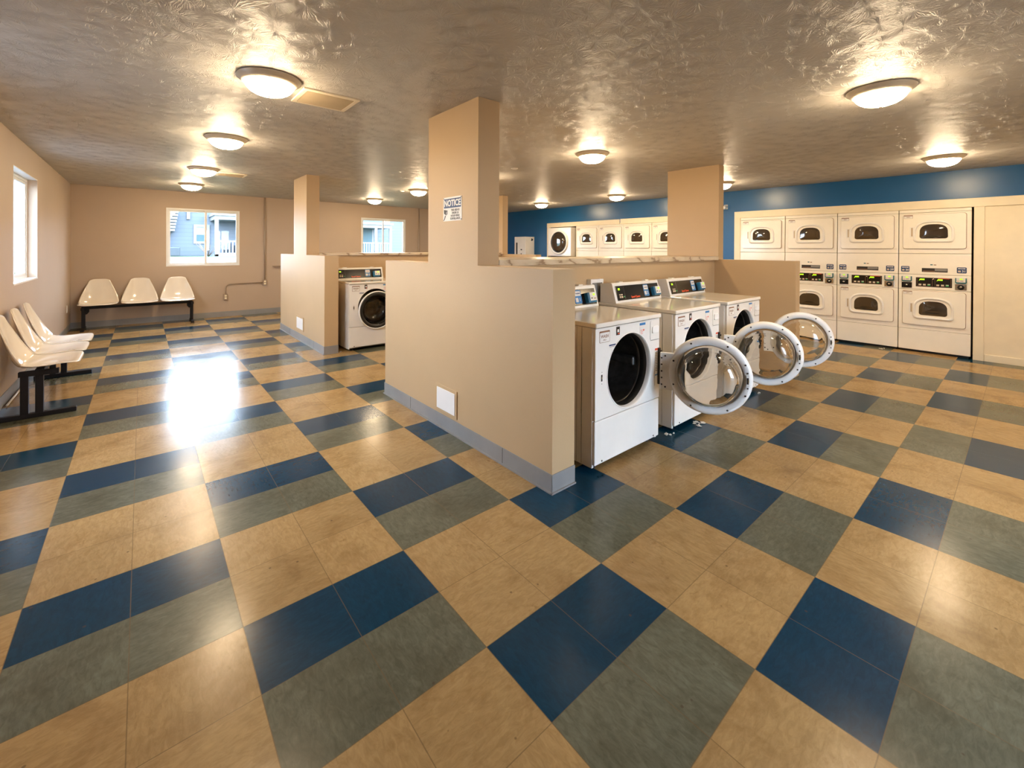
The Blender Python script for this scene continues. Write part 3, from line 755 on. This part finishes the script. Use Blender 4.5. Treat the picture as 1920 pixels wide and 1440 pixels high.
        for q in range(4):
            for k_ in range(nn): t.faces.new((rows[q][k_], rows[q][(k_ + 1) % nn], rows[q + 1][(k_ + 1) % nn], rows[q + 1][k_]))
        bmesh.ops.recalc_face_normals(t, faces=t.faces[:]); b._merge(t, white_en, None, True); b.build('window_bezel', door)
        # bulged glass
        t = bmesh.new(); rows = []; cx_, cz_ = (wx0 + wx1) / 2, (wz0 + wz1) / 2
        for f in (1.0, .9, .75, .55, .3): rows.append([t.verts.new((cx_ + (x - cx_) * f, -.016 - .012 * (1 - f * f), cz_ + (z - cz_) * f)) for x, z in C])
        ctr = t.verts.new((cx_, -.028, cz_))
        for q in range(4):
            for k_ in range(nn): t.faces.new((rows[q][k_], rows[q][(k_ + 1) % nn], rows[q + 1][(k_ + 1) % nn], rows[q + 1][k_]))
        for k_ in range(nn): t.faces.new((rows[4][k_], rows[4][(k_ + 1) % nn], ctr))
        bmesh.ops.recalc_face_normals(t, faces=t.faces[:]); gg = MB(); gg._merge(t, dry_glass, None, True); gg.build('glass', door)
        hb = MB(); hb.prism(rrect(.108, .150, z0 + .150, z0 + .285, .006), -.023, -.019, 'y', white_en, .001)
        hb.prism(rrect(.122, .142, z0 + .162, z0 + .275, .005), -.0245, -.022, 'y', recess_shade, .001); hb.box(.139, .146, -.032, -.022, z0 + .16, z0 + .28, cream_en, .003)  # darker strip paints the shade inside the cream handle recess
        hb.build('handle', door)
        s_ = MB(); s_.prism(rrect(.052, .138, z1 - .052, z1 - .008, .006), -.0212, -.019, 'y', brown_ink); s_.prism(rrect(.0535, .1365, z1 - .0505, z1 - .0185, .005), -.0218, -.019, 'y', white_st)
        s_.text('DRY', .018, brown_ink, TR((.095, -.0215, z1 - .034)), bold=.0003); s_.build('rate_sticker', door)
    return r
lab = ['cream stacked dryer at the left end of the near niche, mostly behind the tan divider',
       'cream stacked dryer second from left in the near niche, beside the tan divider edge',
       'cream stacked dryer third from left in the near niche, numbered 28 and 29',
       'cream stacked dryer at the right end of the near niche, numbered 30 and 31']
for k, (yl, nums) in enumerate(zip((2.003, 1.320, .638, -.044), (('24', '25'), ('26', '27'), ('28', '29'), ('30', '31')))):
    r = make_dryer(lab[k], *nums); r.location = (XR, yl, 0); r.scale.x = 1.022
far = make_dryer('x', '16', '17')
lab2 = ['white stacked dryer beside the protruding front load unit in the far niche', 'white stacked dryer second from the front load unit in the far niche',
        'white stacked dryer with a blue reflection, left of the wide column, in the far niche', 'white stacked dryer in the far niche cut off by the wide column']
for k, yl in enumerate((5.700, 5.033, 4.366, 3.699)):
    r = far if k == 0 else copy_tree(far); r.location = (XR, yl, 0); r['label'] = lab2[k]

# protruding stacked front loader at the far niche
r = empty('stacked_laundry_unit', (6.80, 6.50, 0), -PI / 2, 'white stacked laundry unit with a big round door, standing proud of the far niche', 'laundry machine')
mb = MB(); mb.box(0, .76, .0, .70, 1.165, 1.853, white_en, .012); mb.box(0, .76, 0, .70, .03, .99, white_en, .012); mb.box(.02, .74, .02, .69, 0, .04, rubber); mb.build('cabinet', r)
mb = MB(); mb.box(.0, .76, -.008, .69, 1.0, 1.158, panel_bk, .006)
for x in (.10, .62): mb.box(x, x + .04, -.011, -.006, 1.11, 1.125, led)
mb.build('control_console', r)
for zc in (1.50, .55):
    mt = TR((.375, 0, zc)) @ RX(PI / 2)
    d = MB(); d.lathe([(.290, 0), (.290, .028), (.278, .030), (.262, .032), (.252, .026)], 64, white_pl, mt); d = d.build('door', r)
    MB().lathe([(.252, .026), (.236, .030), (.226, .020)], 64, rubber, mt).build('seal', d)
    MB().lathe([(.230, .020), (.20, .032), (.15, .042), (.08, .048), (0, .050)], 64, dry_glass, mt).build('glass', d)

# card machine on the blue wall
r = empty('card_machine', (6.62, 7.56, 1.0), -PI / 2, 'white wall-mounted card machine with black slots on the blue wall', 'vending machine')
mb = MB(); mb.box(0, .44, 0, .305, 0, .65, white_en, .006); mb.build('housing', r)
mb = MB(); mb.box(.07, .12, -.004, 0, .10, .50, ink, .001); mb.box(.24, .30, -.004, 0, .30, .33, ink); mb.box(.25, .29, -.004, 0, .10, .22, ink); mb.lathe([(0, .006), (.03, .006), (.032, 0)], 20, white_pl, TR((.22, 0, .30)) @ RX(PI / 2)); mb.build('slots', r)
mb = MB(); mb.lathe([(0, .012), (.02, .010), (.022, 0)], 20, black_m, TR((.44, .23, .575)) @ RY(PI / 2)); mb.lathe([(0, .004), (.032, .003), (.034, 0)], 20, chrome, TR((.44, .21, .575)) @ RY(PI / 2)); mb.build('lock', r)

# ------------------------------------------------------------------ benches
def make_bench(label, loc, rz, sh=0.0):
    """three shells on a beam; local: row along +x, seats face -y, front lip at y=0"""
    r = empty('tandem_bench', loc, rz, label, 'bench', 'white shell seat benches')
    prof = [(.0, .404), (.008, .414), (.03, .419), (.09, .414), (.17, .398), (.25, .387), (.31, .388), (.345, .402), (.370, .435), (.392, .49), (.412, .56), (.432, .64), (.448, .71), (.460, .765), (.468, .800)]
    hw = [.205, .222, .232, .240, .243, .243, .243, .242, .238, .228, .208, .180, .152, .130, .112]
    curl = [.0, .001, .003, .010, .022, .036, .050, .060, .060, .052, .040, .028, .018, .012, .008]
    nt_, ns = 44, 24
    def samp(arr, u):
        x = u * (len(arr) - 1); k = min(int(x), len(arr) - 2); f = x - k
        g = lambda i: arr[max(0, min(len(arr) - 1, i))]
        def cr(a, b, c, d): return b + .5 * f * (c - a + f * (2 * a - 5 * b + 4 * c - d + f * (3 * (b - c) + d - a)))
        if isinstance(arr[0], tuple): return tuple(cr(*[g(k - 1 + q)[i] for q in range(4)]) for i in range(len(arr[0])))
        return cr(*[g(k - 1 + q) for q in range(4)])
    def shell():
        t = bmesh.new(); G = []
        for a in range(nt_ + 1):
            row = []
            for b in range(ns + 1):
                s = b / ns * 2 - 1
                u0 = .10 * abs(s) ** 5; u1 = 1 - .055 * abs(s) ** 3.5
                u = u0 + (u1 - u0) * a / nt_
                y, z = samp(prof, u); h = samp(hw, u); c = samp(curl, u)
                y2, z2 = samp(prof, min(1, u + .01)); y1, z1 = samp(prof, max(0, u - .01))
                tl = math.hypot(y2 - y1, z2 - z1); ny, nz = -(z2 - z1) / tl, (y2 - y1) / tl     # normal toward sitter
                k = c * abs(s) ** 2.4
                row.append(t.verts.new((s * h, y + ny * k, z + nz * k)))
            G.append(row)
        for a in range(nt_):
            for b in range(ns): t.faces.new((G[a][b], G[a][b + 1], G[a + 1][b + 1], G[a + 1][b]))
        bmesh.ops.recalc_face_normals(t, faces=t.faces[:])
        bmesh.ops.solidify(t, geom=t.faces[:], thickness=.007)
        q = MB(); q._merge(t, shell_m, None, True); return q
    first = None
    for x in (.0, .51, 1.02):
        x += sh
        if first is None: first = shell().build('seat', r); first.location.x = x
        else:
            c = first.copy(); COL.objects.link(c); c.parent = r; c.location.x = x
    MB().box(-.20, 1.22, .20, .25, .335, .378, black_m, .004).build('beam', r)
    for x in (-.18, 1.22):
        mb = MB(); mb.box(x - .02, x + .02, .205, .25, .03, .34, black_m, .003); mb.box(x - .02, x + .02, .285, .33, .03, .34, black_m, .003)
        mb.box(x - .022, x + .022, .12, .34, .325, .365, black_m, .004)
        s_ = 1 if x < 0 else -1
        mb.prism([(x, .34), (x + s_ * .07, .34), (x + s_ * .07, .29), (x + s_ * .045, .255), (x, .245)], .215, .24, 'y', black_m)
        mb.box(x - .022, x + .022, .02, .44, .0, .036, black_m, .004)
        mb.build('leg', r)
    return r
make_bench('black framed bench of three white shell seats against the back wall under the big window', (-1.42, 8.30, 0), 0)
# left wall bench faces +x : rotate +90 => local -y -> +x ; local +x -> +y
make_bench('black framed bench of three white shell seats along the left wall at the frame edge', (-1.27, 4.02, 0), PI / 2, -.09)

# ------------------------------------------------------------------ sign, plates, conduit, camera
r = empty('notice_sign', (.8275, 1.517, 1.622), -PI / 2, 'blue and white notice sign screwed to the near column', 'sign')
SW, SH = .122, .087
mb = MB(); mb.prism(rrect(-SW, SW, -SH, SH, .006), -.002, 0, 'y', white_st); mb.build('plate', r)
mb = MB(); mb.prism(rrect(-SW + .010, SW - .010, .008, SH - .012, .004), -.0028, -.001, 'y', navy)
mb.text('NOTICE', .066, white_st, TR((0, -.003, .040)) @ Matrix.Diagonal((.90, 1, .95, 1)), bold=.0022)
for k, s_ in enumerate(('THIS AREA IS', 'UNDER 24', 'HOUR VIDEO', 'SURVEILLANCE')): mb.text(s_, .0205, ink, TR((.038, -.0022, -.010 - k * .0205)) @ Matrix.Diagonal((.92, 1, 1, 1)), bold=.0006)
mb.build('lettering', r)
mb = MB(); mb.prism([(-.112, -.002), (-.062, -.010), (-.066, -.022), (-.080, -.044), (-.110, -.030)], -.003, -.001, 'y', ink); mb.lathe([(0, .0038), (.013, .0036)], 20, grey_m, TR((-.072, 0, -.028)) @ RX(PI / 2)); mb.prism([(-.095, -.044), (-.086, -.048), (-.105, -.078), (-.112, -.076)], -.003, -.001, 'y', ink); mb.build('camera_symbol', r)
mb = MB()
for x in (-SW + .008, SW - .008):
    for z in (-SH + .008, SH - .008): mb.lathe([(0, .005), (.0035, .004), (.004, .0015)], 10, ink, TR((x, 0, z)) @ RX(PI / 2))
mb.build('screws', r)

def access(x, y0, y1, z0, z1, label, group='access plates low on the dividers'):
    r = empty('access_panel', (x, y1, z0), -PI / 2, label, 'access panel', group); w_, h_ = y1 - y0, z1 - z0
    MB().box(0, w_, -.008, 0, 0, h_, wall_div, .003).build('frame', r)
    MB().box(.022, w_ - .022, -.012, -.006, .022, h_ - .022, white_pl, .002).build('cover', r)
access(.828, 1.44, 1.73, .118, .318, 'white access panel low on the near divider wall under the sign')
access(.855, 5.395, 5.75, .148, .35, 'white access panel low on the far divider wall')

def outlet(name, loc, rz, label, w_=.07, h_=.115, m_=conduit_m):
    r = empty(name, loc, rz, label, 'outlet'); MB().box(-w_ / 2, w_ / 2, -.045 if m_ is conduit_m else -.006, 0, -h_ / 2, h_ / 2, m_, .004).build('box', r)
    y = -.047 if m_ is conduit_m else -.008
    mb = MB(); mb.box(-.017, .017, y, y + .004, -.040, -.006, white_pl if m_ is not conduit_m else cream, .002); mb.box(-.017, .017, y, y + .004, .006, .040, white_pl if m_ is not conduit_m else cream, .002); mb.build('sockets', r)
outlet('outlet', (.345, YB, .38), 0, 'surface outlet box low on the back wall at the end of the conduit')
outlet('junction_box', (1.015, YB, .628), 0, 'surface junction box on the back wall where the vertical conduit ends')
outlet('outlet', (XL, 8.36, .37), PI / 2, 'white flush outlet plate on the left wall near the corner', m_=white_pl)
pts = [(.345, YB - .02, .43), (.345, YB - .02, .54)]
for k in range(1, 7): a = PI - k / 6 * PI / 2; pts.append((.345 + .09 + .09 * math.cos(a), YB - .02, .54 + .09 * math.sin(a)))
pts.append((1.0, YB - .02, .63))
tag(MB().tube(pts, .011, conduit_m).build('conduit'), 'thin painted conduit curving along the back wall to the low outlet', 'conduit')
tag(MB().tube([(1.015, YB - .02, .67), (1.015, YB - .02, H - .002)], .013, conduit_m).build('conduit'), 'vertical painted conduit on the back wall right of the big window', 'conduit')
tag(MB().tube([(4.49, YB - .02, .3), (4.49, YB - .02, H - .002)], .013, conduit_m).build('conduit'), 'vertical painted conduit on the back wall right of the small window', 'conduit')
tag(MB().box(1.16, 1.9, YB - .06, YB - .004, .945, .965, conduit_m, .003).build('wall_ledge'), 'narrow tan ledge rail on the back wall just left of the far divider', 'ledge')
r = empty('security_camera', (XR, 2.24, 2.085), -PI / 2, 'small white security camera on the blue wall beside the wide column', 'camera')
MB().box(-.03, .03, -.02, 0, -.04, .04, white_pl, .004).build('mount', r); MB().lathe([(0, .10), (.028, .10), (.03, .09), (.03, 0), (0, 0)], 20, white_pl, TR((0, -.02, 0)) @ RX(PI / 2 + .2)).build('body', r)
tag(MB().tube([(XL + .03, 4.30, .012), (XL + .028, 4.7, .012), (XL + .022, 5.15, .02), (XL + .012, 5.2, .07)], .008, white_pl).build('cable'), 'thin white cable along the foot of the left wall behind the bench', 'cable')

# lint and paper scraps on the floor
random.seed(4)
def lint(x, y, s, n, label):
    mb = MB()
    for k in range(n):
        t = bmesh.new(); bmesh.ops.create_icosphere(t, subdivisions=2, radius=1)
        for v in t.verts: v.co *= random.uniform(.65, 1.2)
        a, b = random.uniform(-s, s), random.uniform(-s * .5, s * .5); q = random.uniform(.35, .8) * s * .5
        bmesh.ops.transform(t, matrix=TR((a, b, .006)) @ RZ(random.uniform(0, 3)) @ Matrix.Diagonal((q, q * .45, .006, 1)), verts=t.verts)
        mb._merge(t, lint_m)
    tag(mb.build('lint', loc=(x, y, 0)), label, 'lint')
lint(2.37, .455, .055, 9, 'larger clump of pale lint on the blue tile before the middle washer')
lint(2.02, .50, .04, 7, 'scattered pale lint by the left front foot of the middle washer')
lint(3.50, .44, .02, 3, 'small scrap of lint in front of the farthest open washer')
lint(6.80, .10, .05, 5, 'small scraps of lint on the floor before the dryers')
lint(1.06, 4.50, .02, 3, 'pale scrap of lint in the gap beside the far washer')
lint(-1.15, 5.75, .02, 2, 'small pale scrap on the floor tiles by the left bench')

# ------------------------------------------------------------------ outdoors beyond the windows
GZ = .93
tag(MB().box(-40, 60, YB + .16, 60, GZ - 1.1, GZ, grass_m).build('lawn'), kind='structure')
tag(MB().box(-60, XL - .16, -40, 60, -1.2, .1, concrete).build('pavement'), kind='structure')
tag(MB().box(XL - .16, 60, -60, YF - .3, -1.2, -.02, concrete).build('pavement'), kind='structure')
YH = 24.0
r = empty('house', (0, YH, GZ), 0, 'pale blue sided house with white trim seen through the back windows', 'house')
MB().box(-3, 26, 0, 6, 0, 2.4, siding_m).build('siding', r)
MB().prism([(-.4, 2.4), (6.4, 2.4), (3, 2.75)], -3.4, 26.4, 'x', ac_m).build('roof', r)
def hwin(x0, x1, z0, z1, p=r):
    mb = MB(); f = .11
    mb.box(x0 - f, x1 + f, -.06, 0, z0 - f, z0, ext_white); mb.box(x0 - f, x1 + f, -.06, 0, z1, z1 + f, ext_white); mb.box(x0 - f, x0, -.06, 0, z0, z1, ext_white); mb.box(x1, x1 + f, -.06, 0, z0, z1, ext_white); mb.box(x0, x1, -.05, -.01, (z0 + z1) / 2 - .03, (z0 + z1) / 2 + .03, ext_white)
    o = mb.build('window', p); MB().box(x0, x1, -.03, -.02, z0, (z0 + z1) / 2, teal_ext).build('pane', o); MB().box(x0, x1, -.03, -.02, (z0 + z1) / 2, z1, ext_white).build('blind', o)
hwin(1.06, 1.46, .68, 1.36)
MB().box(.69, .81, -.12, 0, 1.7, 2.4, ext_white).build('downspout', r)
mb = MB()
for k in range(7): mb.box(-.12 + .045 * (6 - k) * .3, .36 - .022 * (6 - k), -.6, -.03, 1.12 + k * .135, 1.12 + k * .135 + .095, ext_white)
mb.box(-.16, -.10, -.6, -.03, 0, 2.1, ext_white)
mb.build('outside_stair', r)
# porch right of window 1 and porch with teal door behind window 2
def porch(x0, x1, yy, zt, par, doorx=None):
    mb = MB(); mb.box(x0, x1, yy, -.01, zt, zt + .18, ext_white); mb.box(x0 - .05, x1 + .05, yy - .1, -.01, zt + .18, zt + .30, ext_white); mb.build('porch_beam', par)
    for x in [x0, (x0 + x1) / 2, x1 - .14]:
        MB().box(x, x + .14, yy, yy + .14, 0, zt, ext_white, .005).build('porch_post', par)
    mb = MB(); mb.box(x0, x1, yy + .04, yy + .09, .66, .72, ext_white); mb.box(x0, x1, yy + .04, yy + .09, .10, .16, ext_white)
    n = int((x1 - x0) / .13)
    for k in range(n): mb.box(x0 + k * .13 + .14, x0 + k * .13 + .19, yy + .045, yy + .085, .16, .66, ext_white)
    mb.build('railing', par)
    mb = MB(); mb.box(x0, x1, yy, 0, 0, .09, ext_white); mb.build('porch_deck', par)
porch(1.583, 5.2, -1.9, 1.65, r)
porch(7.95, 9.95, -1.9, 1.52, r)
mb = MB(); mb.box(8.40, 9.55, -.05, 0, .1, 1.6, teal_ext); mb.box(8.32, 8.40, -.06, 0, .1, 1.68, ext_white); mb.box(9.55, 9.63, -.06, 0, .1, 1.68, ext_white); mb.box(8.32, 9.63, -.06, 0, 1.6, 1.68, ext_white); mb.build('door', r)
mb = MB(); mb.box(1.95, 2.12, -1.2, -1.0, .1, .5, ext_dark); mb.box(2.16, 2.3, -1.2, -1.0, .1, .6, ext_dark); mb.box(2.42, 2.6, -1.3, -1.0, .1, .5, ext_dark); mb.build('porch_chairs', r)
r = empty('condenser', (.17, YH - 1.2, GZ), 0, 'grey air conditioner unit on the lawn seen at lower left of the big window', 'air conditioner')
mb = MB(); mb.box(-.21, .21, -.21, .21, .02, .40, ac_m, .02)
for k in range(12): mb.box(-.213, .213, -.213, .213, .05 + k * .027, .057 + k * .027, ext_dark)
mb.build('casing', r); MB().lathe([(0, .03), (.17, .02), (.19, 0)], 24, ext_dark, TR((0, 0, .40))).build('fan_grille', r)
random.seed(2)
mb = MB()
for k in range(26):
    a = random.uniform(0, 6.28); l = random.uniform(.25, .6); mb.tube([(0, 0, 0), (.4 * l * math.cos(a), .4 * l * math.sin(a), .5 * l), (.8 * l * math.cos(a), .8 * l * math.sin(a), l)], .008, brown_m, 5)
tag(mb.build('bare_shrub', loc=(1.30, YH - 2.4, GZ)), 'bare twiggy shrub beside the porch seen through the big window', 'shrub')
